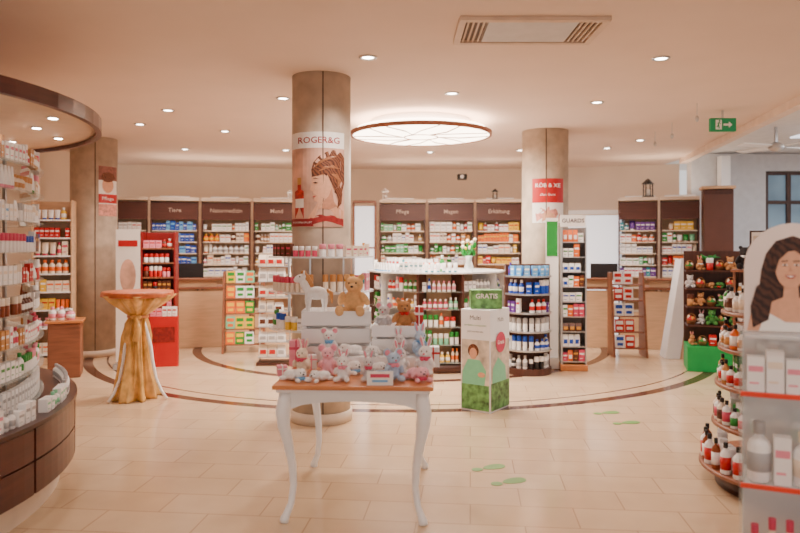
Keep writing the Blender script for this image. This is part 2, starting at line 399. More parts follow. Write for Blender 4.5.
for sx in(-1,1):
    m=MB(); m.box((sx*.39,0,-.004),(.15,.48,.006),VD)
    for k in range(4): m.box((sx*.39+(k-1.5)*.036,0,-.014),(.012,.48,.014),VM)
    part('grille',m,e)
EG=mat('exit_sign_green',(8,122,72),.5,.02,emit=.35)
d=8.0; e=tag(link(bpy.data.objects.new('exit_sign',None)),'green emergency exit sign with white running figure','sign'); e.location=(X(722.5,d),d,Z(125,d))
part('sign_box',MB().box((0,0,0),(.29,.05,.15),EG),e)
part('hanging_rod',MB().box((0,0,.12),(.02,.02,.1),METAL),e)
m=MB(); m.box((-.055,-.027,.0),(.07,.003,.11),PW); m.ell((-.045,-.029,.042),(.01,.002,.01),EG,8,6)
m.tube([(-.05,-.029,.03),(-.058,-.029,0),(-.05,-.029,-.045)],.006,EG,6); m.tube([(-.058,-.029,0),(-.075,-.029,-.03)],.006,EG,6); m.tube([(-.07,-.029,.012),(-.05,-.029,.025),(-.035,-.029,.008)],.004,EG,6)
m.vprism([(.0,-.012),(.06,-.012),(.06,-.035),(.1,0),(.06,.035),(.06,.012),(.0,.012)],-.029,-.026,PW); part('pictogram',m,e)
# ---------------- back wall bays
def unit(name,fr,label,cat,group=None,z=0):
    e=link(bpy.data.objects.new(name,None)); e.location=(fr[0],fr[1],z); e.rotation_euler=(0,0,fr[2]); tag(e,label,cat,group); return e
BACKM=mat('glowing_shelf_backing',(212,168,132),.6,.08,emit=.06)  # faint glow in the backing stands in for shelf lighting
def bay(pl,pr,head,pals,kinds,label,zlow=.8):
    R=13.85; a=ray(pl+1,R); b=ray(pr-1,R); w=math.dist(a,b)-.01; c=((a[0]+b[0])/2,(a[1]+b[1])/2)
    rz=math.atan2(CX-c[0],-(CY-c[1])); fr=(c[0],c[1],rz)
    e=unit('wall_shelf_unit',fr,label,'shelf','curved pharmacy wall shelving'); D=.36; H=2.36
    m=MB()
    for sx in(-1,1): m.box((sx*(w/2-.012),D/2,H/2),(.024,D,H),WOODV)
    m.box((0,D-.01,H/2),(w-.05,.02,H-.02),BACKM); part('body',m,e)
    part('cornice',MB().box((0,D/2-.03,H+.03),(w+.004,D+.06,.06),CREAM),e,bevel=.008)
    part('header_panel',MB().box((0,.012,2.19),(w-.05,.024,.30),HEADM),e)
    if head: part('lettering',MB().text(head,.1,mat('header_pale_lettering',(206,180,162),.5),M=Matrix.Translation((0,-.003,2.2))@XZ,bold=.005),e)
    part('base_cabinet',MB().box((0,D/2,.22),(w-.05,D-.02,.44),BEECH),e)
    zs=[.47+i*.198 for i in range(8)]
    for i,z in enumerate(zs):
        part('shelf',MB().box((0,D/2-.01,z-.01),(w-.05,D-.04,.02),CREAM),e)
        if z<zlow: continue
        row(fr,-w/2+.03,w/2-.025,.02,z,.172,pals[i%len(pals)],kinds,'on curved wall shelf','products on the curved wall shelving',wr=(.045,.1),fill=.99,dep=.12,rep=.55)
P_w=[('white','green'),('white','red'),('white','blue'),('cream','orange'),('white','pink'),('white','grey'),('yellow','white')]
P_b=[('blue','white'),('blue','sky'),('blue','white'),('sky','blue')]
P_g=[('green','white'),('white','green'),('mint','white'),('white','teal'),('white','orange')]
P_r=[('red','white'),('orange','white'),('white','red'),('yellow','red')]
P_o=[('orange','yellow'),('white','orange'),('cream','brown'),('tan','white')]
P_d=[('brown','gold'),('purple','white'),('teal','white'),('white','rose')]
P_p=[('pink','white'),('white','pink'),('rose','white'),('cream','rose')]
K=['medicine_box','medicine_box','medicine_box','bottle','cream_tube']
bay(115,149,'',[P_g,P_r,P_o,P_w],K,'curved wall shelf unit with green and red packages',1.0)
bay(149,200,'Tiere',[P_b,P_b,P_b,P_w,P_b,P_b],['medicine_box'],'curved wall shelf unit with rows of blue boxes',.95)
bay(200,252,'Naturmedizin',[P_w,P_w,P_o,P_w],K,'curved wall shelf unit with white and orange boxes',.95)
bay(252,301,'Mund',[P_w,P_w,P_o,P_g],K,'curved wall shelf unit with pale boxes',1.2)
bay(378,427,'Pflege',[P_w,P_g,P_w,P_g],K,'curved wall shelf unit with green and white boxes',1.2)
bay(427,475,'Magen',[P_w,P_g,P_o,P_w],K,'curved wall shelf unit with mixed white packages',1.2)
bay(475,523,'Erkältung',[P_r,P_w,P_o,P_r],K,'curved wall shelf unit with red and orange boxes',1.2)
bay(617,659,'',[P_g,P_w,P_r,P_d],K,'curved wall shelf unit with mixed small packages',1.0)
bay(659,701,'',[P_r,P_w,P_g,P_w],K,'curved wall shelf unit with red and white packages',.95)
for a,b in((352,377),):
    pa=ray(a,13.85); pb=ray(b,13.85); c=((pa[0]+pb[0])/2,(pa[1]+pb[1])/2); w_=math.dist(pa,pb)-.02
    e=unit('backlit_glass_panel',(c[0],c[1],math.atan2(CX-c[0],-(CY-c[1]))),'tall backlit white glass panel with dark wooden frame','panel')
    part('glass_pane',MB().box((0,.03,1.2),(w_-.08,.02,2.2),LITW),e)
    m=MB()
    for sx in(-1,1): m.box((sx*(w_/2-.02),.03,1.2),(.04,.06,2.4),WOODM)
    m.box((0,.03,2.38),(w_-.08,.06,.05),WOODM); m.box((0,.03,1.55),(w_-.08,.05,.03),WOODM); m.box((0,.03,.04),(w_-.08,.06,.08),WOODM); part('frame',m,e)
for px in(175,225,275,400,450,500,640,680):
    p=ray(px,14.05)
    e=thing('cove_light',MB().box((0,0,.02),(.5,.05,.04),WHITE),(p[0],p[1],2.421),math.atan2(CX-p[0],-(CY-p[1])),'slim warm strip light on top of wall shelving','lamp','cove lights on wall shelving')
    l=bpy.data.lights.new('cove_glow','AREA'); l.shape='RECTANGLE'; l.size=.6; l.size_y=.06; l.energy=5; l.color=(1,.8,.6); o=bpy.data.objects.new('cove_glow',l); o.parent=e; o.location=(0,0,.05); o.rotation_euler=(PI,0,0); link(o)
def lantern(px,R,z,mt,s=1,col='black'):
    p=ray(px,R); e=unit('lantern',(p[0],p[1],0),f'small {col} candle lantern standing on wall shelving','lantern',z=z)
    m=MB(); m.box((0,0,.012*s),(.13*s,.13*s,.024*s),mt)
    for i in(-1,1):
        for j in(-1,1): m.box((i*.05*s,j*.05*s,.11*s),(.014*s,.014*s,.18*s),mt)
    m.lathe([(.1*s,.2*s),(.03*s,.27*s),(.0001,.29*s)],mt,4); part('cage',m,e)
    part('candle',MB().lathe([(.028*s,.024*s),(.028*s,.12*s),(.0001,.125*s)],PW,10),e)
for px,s,mt,c in((385,.75,WHITE,'white'),(495,.7,BLACK,'black'),(648,1.15,BLACK,'black'),(290,.6,WHITE,'white')): lantern(px,13.95,2.42,mt,s,c)
p=ray(462,14.29); e=unit('security_camera',(p[0],p[1],math.atan2(CX-p[0],-(CY-p[1]))),'small black camera on wall bracket above shelving','camera',z=2.85)
part('bracket',MB().box((0,-.05,0),(.05,.1,.04),WHITE),e); part('housing',MB().box((0,-.18,0),(.18,.2,.1),BLACK),e,bevel=.02); part('lens',MB().lathe([(.035,0),(.035,.03)],METAL,16),e,loc=(0,-.27,0),rot=(PI/2,0,0))
fr=(X(719,11.0),11.0,-.3)
e=unit('tall_wooden_cabinet',fr,'tall dark brown cabinet beside wall shelving','cabinet')
part('body',MB().box((0,.2,1.24),(.44,.3,2.48),WOODV),e,bevel=.01); part('cornice',MB().box((0,.2,2.51),(.5,.36,.05),BEECH),e,bevel=.01)
part('door',MB().box((0,.04,1.25),(.42,.02,2.3),mat('smooth_brown_door',(96,58,46),.4,.05)),e,bevel=.004)
# ---------------- left round display
LC=(-4.3,4.0); r=2.22
e=unit('curved_base_cabinet',(LC[0],LC[1],0),'curved dark cherry wood base cabinet with drawer fronts','cabinet')
A0,A1=-.75,1.05
part('plinth',MB().sector(1.5,r-.1,A0,A1-.02,0,.17,CREAM,40),e)
part('carcass',MB().sector(1.5,r-.03,A0,A1,.17,.56,WOOD,48),e)
part('worktop',MB().sector(1.5,r+.01,A0,A1+.005,.56,.585,mat('dark_brown_top',(70,38,30),.3,.1),48),e)
n=5
for i in range(n):
    a=A0+(A1-A0)*(i+.35)/n-.1
    for z0,z1 in((.18,.365),(.375,.552)): part('drawer_front',MB().sector(r-.03,r,a+.005,a+(A1-A0)/n-.005,z0,z1,WOOD,8),e)
e=unit('curved_glass_shelving',(LC[0],LC[1],0),'curved glass display shelving with pale wooden back','shelf',z=.586)
part('back_panel',MB().sector(1.72,1.75,A0,A1,0,1.66,mat('tan_shelf_back',(196,158,128),.4,.08),40),e)
R2=2.02; zs=[.02,.21,.40,.59,.78,.97,1.16,1.35,1.52]
for z in zs: part('glass_shelf',MB().sector(1.75,R2,A0,A1,z-.006,z,GLASS,48),e)
for i in range(7):
    a=A0+(A1-A0)*i/6; part('upright',MB().box((1.78*math.cos(a),1.78*math.sin(a),.84),(.02,.02,1.66),METAL),e)
PL=[[('white','grey'),('white','sky'),('white','cream')],[('white','pink'),('white','green'),('cream','tan')],[('white','pink'),('white','rose'),('tan','white')],[('white','grey'),('grey','white'),('brown','white'),('amber','cream')],[('white','cream'),('red','white'),('white','grey')],[('white','rose'),('white','blue'),('cream','gold'),('brown','gold')]]
KS=['medicine_box','bottle','cream_jar','cream_tube','medicine_box']
for i,z in enumerate(zs):
    ringrow(LC,R2,-.35,.8,.586+z,.14,PL[i%6],KS,'on curved glass shelf','cosmetics on curved glass shelving',wr=(.03,.05),fill=.98)
ringrow(LC,R2+.19,-.3,.7,.586,.13,[('white','grey'),('white','sky'),('white','mint'),('white','pink')],['medicine_box','medicine_box','bottle'],'on dark curved cabinet top','cosmetics on curved cabinet top',wr=(.045,.06),fill=.85)
CC=(-4.3,4.6); CR=2.154
e=unit('round_ceiling_canopy',(CC[0],CC[1],0),'round suspended canopy with dark wooden rim and spotlights','canopy',z=2.46)
part('soffit_panel',MB().lathe([(.0001,.03),(CR-.04,.03),(CR-.04,.07),(.0001,.07)],mat('canopy_cream',(222,190,164),.6,.04),64),e)
part('wooden_rim',MB().sector(CR-.04,CR,0,2*PI,0,.1,WOOD,72),e)
for i in range(5): part('suspension_rod',MB().box((1.3*math.cos(i*1.256+2),1.3*math.sin(i*1.256+2),.375),(.02,.02,.61),METAL),e)
for i in range(12):
    a=-1.2+i*.27; q=part('spotlight',MB().lathe([(.04,.022),(.036,.03)],METAL,16),e,loc=((1.7+.2*(i%2))*math.cos(a),(1.7+.2*(i%2))*math.sin(a),0))
    part('lamp_lens',MB().lathe([(.03,.018),(.03,.024)],LITS,14),q)
    if i%3==0:
        l=bpy.data.lights.new('canopy_spot','SPOT'); l.energy=35; l.spot_size=2.2; l.spot_blend=1; l.color=(1,.9,.8); l.shadow_soft_size=.04; o=bpy.data.objects.new('canopy_spot',l); o.parent=q; o.location=(.2*math.cos(a),.2*math.sin(a),0); link(o)
def gondola(name,fr,w,d,h,zs,body,shelf,pals,kinds,label,where,group,back=None,maxh=.2,wr=(.06,.11),fill=.93,base=.1):
    e=unit(name,fr,label,'shelf')
    m=MB()
    for sx in(-1,1): m.box((sx*(w/2-.012),d/2,h/2),(.024,d,h),body)
    if back: m.box((0,d-.01,h/2),(w-.05,.02,h-.01),back)
    part('body',m,e,bevel=.004); part('plinth',MB().box((0,d/2,base/2),(w-.05,d-.04,base),body),e)
    for i,z in enumerate(zs):
        part('shelf',MB().box((0,d/2-.01,z-.01),(w-.05,d-.03,.02),shelf),e)
        gap=(zs[i+1]-z-.03) if i+1<len(zs) else maxh
        row(fr,-w/2+.035,w/2-.03,.01,z,min(gap,maxh),pals[i%len(pals)],kinds,where,group,wr=wr,fill=fill)
    return e
gondola('wall_shelf_unit',(X(52,9.3),9.3,.3),.5,.34,2.2,[.15,.5,.74,.98,1.22,1.46,1.7,1.94],BEECH,WHITE,[P_w,P_p,P_r,P_w],K,'pale wooden shelf unit with white and pink packages','on pale wooden shelf','products on pale side shelving',back=BEECH,wr=(.05,.09))
fr=(X(64,8.4),8.4,.35); e=unit('display_counter',fr,'low brown wooden counter in front of side shelving','counter')
part('body',MB().box((0,.2,.33),(.36,.4,.66),WOODM),e,bevel=.01); part('worktop',MB().box((0,.2,.675),(.42,.46,.03),ORW),e,bevel=.006)
row(fr,-.18,.18,.05,.69,.18,P_p,['medicine_box','bottle'],'on low brown counter','products on low counter')
# red display
fr=(X(158,9.6),9.6,.18)
gondola('product_display_stand',fr,.46,.34,1.78,[.76,.96,1.16,1.36,1.56],DRED,WOODM,[[('red','white'),('brown','red'),('pink','red')],[('black','red'),('brown','gold'),('white','red')]],['medicine_box','bottle','cream_jar'],'red product display stand with shelves of bottles','on red display stand','products on red display stand',back=DRED,maxh=.165,base=.7,wr=(.045,.075),fill=1)
e=thing('red_floor_bin',MB().box((0,0,.33),(.36,.1,.66),RED),(X(163,9.2),9.25,0),.18,'red floor display bin filled with small boxes','bin')
part('printed_panel',MB().box((0,-.053,.42),(.28,.004,.2),mat('bin_print_dark',(130,20,20),.5,.5,20)),e)
row((X(163,9.2),9.25,.18),-.17,.17,-.05,.661,.13,[('red','white'),('white','red'),('pink','red')],['medicine_box','bottle'],'on red floor bin','products on red floor bin',wr=(.05,.08))
fr=(X(128,9.0),9.0,.1); e=unit('roll_up_banner',fr,'white roll-up banner with pale red figures on stand','banner')
part('banner_sheet',MB().box((0,0,.95),(.3,.008,1.7),PW),e); part('base',MB().box((0,0,.04),(.34,.16,.08),METAL),e,bevel=.01)
m=MB(); m.box((0,-.006,1.62),(.24,.003,.08),RED); part('red_print',m,e)
m=MB(); m.add([(.1*math.cos(t),-.006,1.2+.22*math.sin(t)) for t in [2*PI*i/20 for i in range(20)]],[tuple(range(20))],mat('poster_soft_rose',(224,180,158),.5,.25,6)); part('picture_print',m,e)
def desk(fr,w,label,mt=BEECH,top=WOODM,h=.93):
    e=unit('service_desk',fr,label,'desk')
    part('front_panel',MB().box((0,.03,h/2-.02),(w,.05,h-.04),mt),e,bevel=.006)
    for sx in(-1,1): part('side_panel',MB().box((sx*(w/2-.025),.33,h/2-.02),(.05,.54,h-.04),mt),e,bevel=.006)
    part('worktop',MB().box((0,.3,h),(w+.06,.66,.04),top),e,bevel=.008); part('upper_ledge',MB().box((0,.02,h+.14),(w*.9,.2,.03),top),e,bevel=.006)
    part('ledge_support',MB().box((0,.02,h+.07),(w*.7,.03,.11),mt),e); return e
desk((X(197,10.9),10.9,.25),.85,'pale wooden service desk with dark brown worktop')
desk((X(598,10.9),10.9,-.15),.5,'pale wooden service desk beside doorway')
desk((X(659,10.7),10.7,-.3),.4,'pale beech service desk with product display')
def monitor(px,d,z,rz):
    fr=(X(px,d),d,rz); e=unit('computer_monitor',fr,'black computer monitor on service desk','monitor',z=z)
    part('screen',MB().box((0,0,.22),(.42,.03,.27),BLACK),e,bevel=.006); part('stand',MB().box((0,.02,.05),(.05,.03,.1),BLACK),e); part('foot',MB().box((0,.02,.006),(.2,.14,.012),BLACK),e)
monitor(190,11.25,.951,PI+.3); monitor(604,11.2,.951,PI-.2)
def magrack(fr,w,h,label,pal,n=5):
    e=unit('magazine_rack',fr,label,'rack')
    for sx in(-1,1): part('side_panel',MB().add([(sx*w/2,0,0),(sx*w/2,.45,0),(sx*w/2,.45,h),(sx*w/2,.25,h),(sx*(w/2-.03),0,0),(sx*(w/2-.03),.45,0),(sx*(w/2-.03),.45,h),(sx*(w/2-.03),.25,h)],[(0,1,2,3),(7,6,5,4),(0,4,5,1),(1,5,6,2),(2,6,7,3),(3,7,4,0)],WOODM),e)
    for i in range(n):
        z=.12+i*(h-.25)/(n-1)*.95; y=.06+.2*z/h
        part('shelf',MB().box((0,y+.06,z),(w-.06,.12,.015),WOODM),e)
        x=-w/2+.05
        while x+.13<w/2-.02:
            a,b=random.choice(pal); m=MB(); m.box((0,0,.09),(.13,.006,.18),pm(a)); m.box((0,-.004,.13),(.1,.003,.05),pm(b)); m.box((0,-.004,.05),(.08,.003,.04),pm(b))
            wl=W(fr,x+.065,y+.03); thing('brochure',m,(wl[0],wl[1],z+.0085),0,f'{a} and {b} brochure standing in magazine rack','brochure','brochures in magazine racks',rot=(-.12,0,fr[2])); x+=.14
PM=[('green','yellow'),('yellow','green'),('white','green'),('mint','orange'),('orange','yellow'),('green','white')]
magrack((X(243,10.3),10.3,.15),.62,1.2,'wooden rack with green and yellow brochures',PM)
magrack((X(631,9.9),9.9,-.1),.48,1.2,'wooden rack with white and red brochures',[('white','red'),('red','white'),('cream','brown'),('brown','gold'),('white','blue')])
fr=(X(274,9.3),9.3,.05); e=unit('wire_display_rack',fr,'white wire rack with stacked white pouches','rack')
for sx in(-1,1): part('post',MB().tube([(sx*.2,.1,0),(sx*.2,.1,1.45)],.01,METAL),e)
part('base',MB().box((0,.12,.02),(.46,.3,.04),WOODV),e)
for i in range(7):
    z=.12+i*.2; part('tray',MB().box((0,.06,z-.006),(.42,.2,.012),METAL),e)
    row(fr,-.2,.21,-.03,z,.18,[('white','grey'),('cream','grey'),('white','brown'),('cream','red')],['pouch'],'in white wire rack','pouches in wire rack',wr=(.09,.12))
x,y,r=C1
e=unit('column_glass_shelving',(x,y,0),'round glass shelves wrapped around concrete column','shelf')
for z in(.86,1.19,1.5): part('glass_shelf',MB().sector(r+.005,.48,0,2*PI,z-.015,z,GLASSW,48),e)
for i in range(6):
    a=i*PI/3+.3; part('bracket',MB().box((.3*math.cos(a),.3*math.sin(a),1.17),(.014,.014,.68),METAL),e)
for z,pal in((.86,P_p+P_w),(1.19,P_p+[('cream','tan'),('white','gold'),('white','teal')]),(1.5,P_p+[('rose','cream'),('pink','gold'),('brown','rose')])):
    ringrow((x,y),.47,-PI-.2,.35,z,.16 if z<1.4 else .13,pal,['bottle','medicine_box','cream_jar'],'on round glass column shelf','products on column glass shelves',wr=(.04,.06))
# ---------------- island counter
IC=(.5,9.55)
e=unit('round_display_counter',(IC[0],IC[1],0),'round glass display counter with white top and wooden fins','counter')
part('core_drum',MB().lathe([(.55,.1),(.55,1.24)],mat('warm_core_laminate',(214,176,142),.5,.05),40),e); part('plinth',MB().lathe([(.86,0),(.86,.1)],WOODV,48),e)
NS=10
def poly_ring(r0,r1,z0,z1,mt): return MB().sector(r0,r1,-PI/2+PI/NS,-PI/2+PI/NS+2*PI,z0,z1,mt,NS)
for z in(.14,.36,.58,.8,1.02): part('glass_shelf',poly_ring(.55,.93,z-.008,z,GLASS),e)
part('counter_top',MB().lathe([(.0001,1.24),(.95,1.24),(.95,1.26),(.0001,1.26)],WHITE,NS,smooth=False,M=Matrix.Rotation(-PI/2+PI/NS,4,'Z')),e)
for i in range(NS):
    a=-PI/2+PI/NS+i*2*PI/NS
    dark=(i in(0,3,5,7,9)); T=Matrix.Rotation(a,4,'Z'); part('upright_fin',MB().box((.74,0,.67),(.36,.026 if dark else .012,1.13),WOODV if dark else GLASSW,M=T),e,label='dark wooden fin' if dark else None)
for z,pal in((.14,P_w),(.36,P_g+P_w),(.58,P_w+P_g),(.8,P_g+P_p+P_w),(1.02,P_w)):
    for i in range(NS):
        a=-PI/2+PI/NS+i*2*PI/NS
        if math.sin(a+PI/NS)>.3: continue
        ringrow(IC,.88,a+.04,a+2*PI/NS-.08,z,.185,pal,['bottle','medicine_box','cream_jar'],'in round glass counter','products in round glass counter',wr=(.04,.065),fill=1)
ringrow(IC,.9,-PI*.95,-PI*.42,1.261,.15,[('white','grey'),('white','teal'),('white','sky')],['medicine_box','cream_tube'],'on white counter top','boxes on round counter top',wr=(.045,.065),fill=1)
ringrow(IC,.74,-PI*.9,-PI*.48,1.261,.24,[('white','orange'),('green','white'),('white','red'),('white','grey'),('white','teal')],['medicine_box','bottle'],'on white counter top','boxes on round counter top',wr=(.05,.07))
fr=(X(468,9.1),8.98,0); e=unit('flower_vase',fr,'glass vase with white flowers and green leaves','vase',z=1.261)
part('vase',MB().lathe([(.05,0),(.06,.05),(.035,.14),(.05,.2)],GLASSW,16),e)
m=MB(); f=MB()
for i in range(12):
    a=i*2.4; rr=.03+.07*random.random(); zz=.28+.16*random.random(); tp=(rr*math.cos(a),rr*math.sin(a),zz)
    m.tube([(0,0,.05),(rr*.3*math.cos(a),rr*.3*math.sin(a),.22),tp],.005,pm('green'),5); m.ell((tp[0]*.9,tp[1]*.9,zz-.07),(.028,.01,.045),pm('green'),8,6,M=Matrix.Rotation(a,3,'Z').to_4x4())
    f.ell(tp,(.024,.024,.022),pm('cream' if i%3 else 'yellow'),8,6)
part('stems_and_leaves',m,e); part('blossoms',f,e)
EC=(X(528,8.8),8.8)
e=unit('curved_display_shelf',(EC[0],EC[1],0),'dark wooden curved shelf unit with blue and purple packages','shelf')
for z in(.08,.31,.54,.77,1.0,1.22): part('shelf',MB().sector(.04,.29,-PI,.2,z-.02 if z>.1 else 0,z,WOODV if z<.1 else METAL,30),e)
part('back_panel',MB().box((0,.06,.68),(.56,.08,1.36),WOODV),e,bevel=.005)
for z,pal in((.08,[('white','grey'),('black','white')]),(.31,[('white','blue'),('teal','white')]),(.54,[('white','grey'),('grey','white')]),(.77,[('purple','white'),('white','red')]),(1.0,[('blue','white'),('white','purple')]),(1.22,[('blue','purple'),('sky','white'),('purple','white')])):
    ringrow(EC,.285,-PI+.05,-.05,z,.19,pal,['medicine_box','bottle','cream_jar'],'on curved dark shelf','products on curved dark shelf',wr=(.045,.07))
fr=(X(574,8.9),8.9,-.1); e=unit('tall_product_rack',fr,'tall rack of small packets with header sign','rack')
part('base',MB().box((0,.15,.04),(.34,.36,.08),ORW),e,bevel=.01)
for sx in(-1,1): part('side_frame',MB().box((sx*.15,.14,.95),(.016,.28,1.75),METAL),e)
part('back_panel',MB().box((0,.28,.95),(.29,.02,1.75),mat('rack_back_grey',(150,140,136),.5)),e)
h=part('header_sign',MB().box((0,.1,1.91),(.32,.03,.15),PW),e)
part('lettering',MB().text('GUARDS',.072,mat('header_dark_plum',(60,30,50),.5),M=Matrix.Translation((0,.083,1.91))@XZ,bold=.02),h)
for i in range(9):
    z=.12+i*.19; part('tray',MB().box((0,.13,z-.006),(.28,.26,.012),METAL),e)
    row(fr,-.135,.14,.0,z,.165,[('white','green'),('orange','white'),('rose','white'),('teal','white'),('white','blue'),('brown','gold')],['pouch','medicine_box'],'on tall packet rack','packets on tall rack',wr=(.05,.075),fill=1)
fr=(X(552,9.05),9.05,-.05); e=unit('leaflet_banner',fr,'narrow green and white banner beside column','banner')
part('banner_sheet',MB().box((0,0,1.05),(.16,.01,1.8),PW),e); part('banner_print',MB().box((0,-.007,1.68),(.14,.004,.45),pm('green')),e); part('base',MB().box((0,0,.08),(.16,.12,.14),METAL),e)
# carton floor display
fr=(X(475,6.75),6.72,-.62); cw=.4
e=unit('carton_floor_display',fr,'white cardboard floor display with green print and pink badge','display')
part('carton_body',MB().box((0,cw/2,.49),(.32,cw,.98),WHITE),e,bevel=.004)
GP=mat('botanical_green_print',(98,150,84),.5,.7,16)
PB=mat('photo_print_beige',(210,196,178),.5,.4,9); PGY=mat('print_grey',(90,84,84),.5)
m=MB(); m.box((0,-.002,.36),(.30,.003,.66),PB); m.box((0,-.004,.14),(.30,.003,.24),GP)
m.add([(-.14,-.005,.24),(.1,-.005,.24),(.12,-.005,.4),(.05,-.005,.5),(-.08,-.005,.5),(-.14,-.005,.38)],[(0,1,2,3,4,5)],pm('mint')); m.ell((-.02,-.0055,.585),(.06,.0015,.065),HAIR,16,8); m.ell((-.02,-.0065,.56),(.042,.0015,.055),SKIN,16,8); m.ell((.07,-.007,.36),(.04,.002,.025),SKIN,12,8)
m.text('Multi',.06,PGY,M=Matrix.Translation((0,-.004,.9))@XZ); m.text('wohlfühlen und genießen',.024,pm('green'),M=Matrix.Translation((0,-.004,.83))@XZ); m.text('jetzt neu bei uns',.026,PGY,M=Matrix.Translation((0,-.004,.77))@XZ); part('front_print',m,e)
for SS in(Matrix.Translation((-.163,cw/2,0))@Matrix.Rotation(-PI/2,4,'Z'),Matrix.Translation((.163,cw/2,0))@Matrix.Rotation(PI/2,4,'Z')):
    m=MB(); m.box((0,0,.35),(cw-.03,.003,.66),PB,M=SS); m.box((0,-.003,.15),(cw-.03,.003,.26),GP,M=SS)
    m.add([(-.17,-.004,.28),(.12,-.004,.28),(.1,-.004,.42),(-.05,-.004,.52),(-.16,-.004,.42)],[(0,1,2,3,4)],pm('mint'),M=SS)
    m.add([(.1*math.cos(i*PI/10),-.006,.66+.1*math.sin(i*PI/10)) for i in range(20)],[tuple(range(20))],pm('rose'),M=SS)
    m.text('Gratis',.055,PW,M=SS@Matrix.Translation((0,-.008,.66))@XZ,bold=.01)
    m.text('Multi',.06,PGY,M=SS@Matrix.Translation((0,-.004,.88))@XZ)
    part('side_print',m,e)
c=W(fr,0,cw/2); e=thing('green_leaf_carton',MB().box((0,0,.09),(.3,.2,.18),GP),(c[0],c[1],.982),0,'green printed carton standing on white display','box')
part('lettering',MB().text('GRATIS',.065,PW,M=Matrix.Translation((0,-.102,.12))@XZ,bold=.02),e)
# ---------------- bar table with cloth
fr=(X(138,7.3),7.3,0)
e=unit('bar_table',fr,'round high bar table covered with gold satin cloth','table')
SAT=mat('gold_satin_cloth',(214,164,92),.22,.3,9); SATT=mat('orange_patterned_cloth',(196,100,52),.4,.25,14)
part('tabletop_cover',MB().lathe([(.0001,1.12),(.35,1.12),(.358,1.115),(.36,1.10),(.36,1.07),(.35,1.065),(.33,1.09),(.0001,1.09)],SATT,60,fold=lambda a,z:1+(.012*math.cos(9*a)+.01*math.cos(14*a+1) if z<1.08 else 0)),e)
pr=[(.34,1.085),(.28,1.02),(.19,.95),(.12,.89),(.07,.86),(.085,.84),(.12,.78),(.14,.65),(.14,.5),(.16,.3),(.19,.15),(.22,.03),(.23,.004)]
part('cloth_drape',MB().lathe(pr,SAT,140,fold=lambda a,z:1+(.1+.13*(1-z))*math.cos(7*a+3*z+.4*math.sin(9*z))+.09*math.cos(13*a+1-4*z)+.04*math.cos(23*a+5*z)-(.45 if z<.8 else 0)*max(0,math.cos(a+.2))**2),e)
part('cloth_tie',MB().sector(.0,.11,0,2*PI,.845,.87,ORW,24).ell((.02,-.11,.86),(.06,.03,.035),SAT).tube([(.02,-.13,.86),(.06,-.16,.75),(.04,-.17,.62)],[.02,.035,.04],SAT),e)
for a in(-.15,2.2,-2.3):
    m=MB(); m.tube([(q*math.cos(a),q*math.sin(a),z) for q,z in((.03,.9),(.09,.72),(.14,.55),(.16,.4),(.2,.22),(.26,.09),(.32,.012))],[.02,.02,.02,.018,.016,.015,.014],WHITE,10); part('leg',m,e)
# ---------------- white table
TZ=.80
fr=(-.245,4.53,-.045); e=unit('gift_table',fr,'white table with curved legs and honey wooden top','table')
part('tabletop',MB().box((0,0,TZ-.0125),(.92,1.14,.025),ORW),e,bevel=.006); part('top_underframe',MB().box((0,0,TZ-.035),(.88,1.1,.018),WHITE),e,bevel=.003)
def apron(L):
    pts=[(-L/2,TZ-.044),(-L/2,.64)]
    for i in range(13):
        t=i/12; pts.append((-L/2+.03+(L-.06)*t,.655+.045*math.sin(PI*t)**.5))
    pts+=[(L/2,.64),(L/2,TZ-.044)]; return pts
part('apron',MB().vprism(apron(.78),-.01,.01,WHITE),e,loc=(0,-.5,0)); part('apron',MB().vprism(apron(.78),-.01,.01,WHITE),e,loc=(0,.5,0))
part('apron',MB().vprism(apron(1.0),-.01,.01,WHITE),e,loc=(-.39,0,0),rot=(0,0,PI/2)); part('apron',MB().vprism(apron(1.0),-.01,.01,WHITE),e,loc=(.39,0,0),rot=(0,0,PI/2))
for sx in(-1,1):
    for sy in(-1,1):
        o=[(0,TZ-.045,.034),(.004,.70,.040),(.012,.64,.043),(.008,.56,.036),(-.014,.45,.029),(-.034,.32,.024),(-.040,.2,.020),(-.028,.1,.019),(-.006,.045,.021),(.004,.02,.026),(.006,0,.026)]
        m=MB(); m.tube([(sx*(.395+a),sy*(.505+a),z) for a,z,_ in o],[q[2] for q in o],WHITE,12); part('leg',m,e)
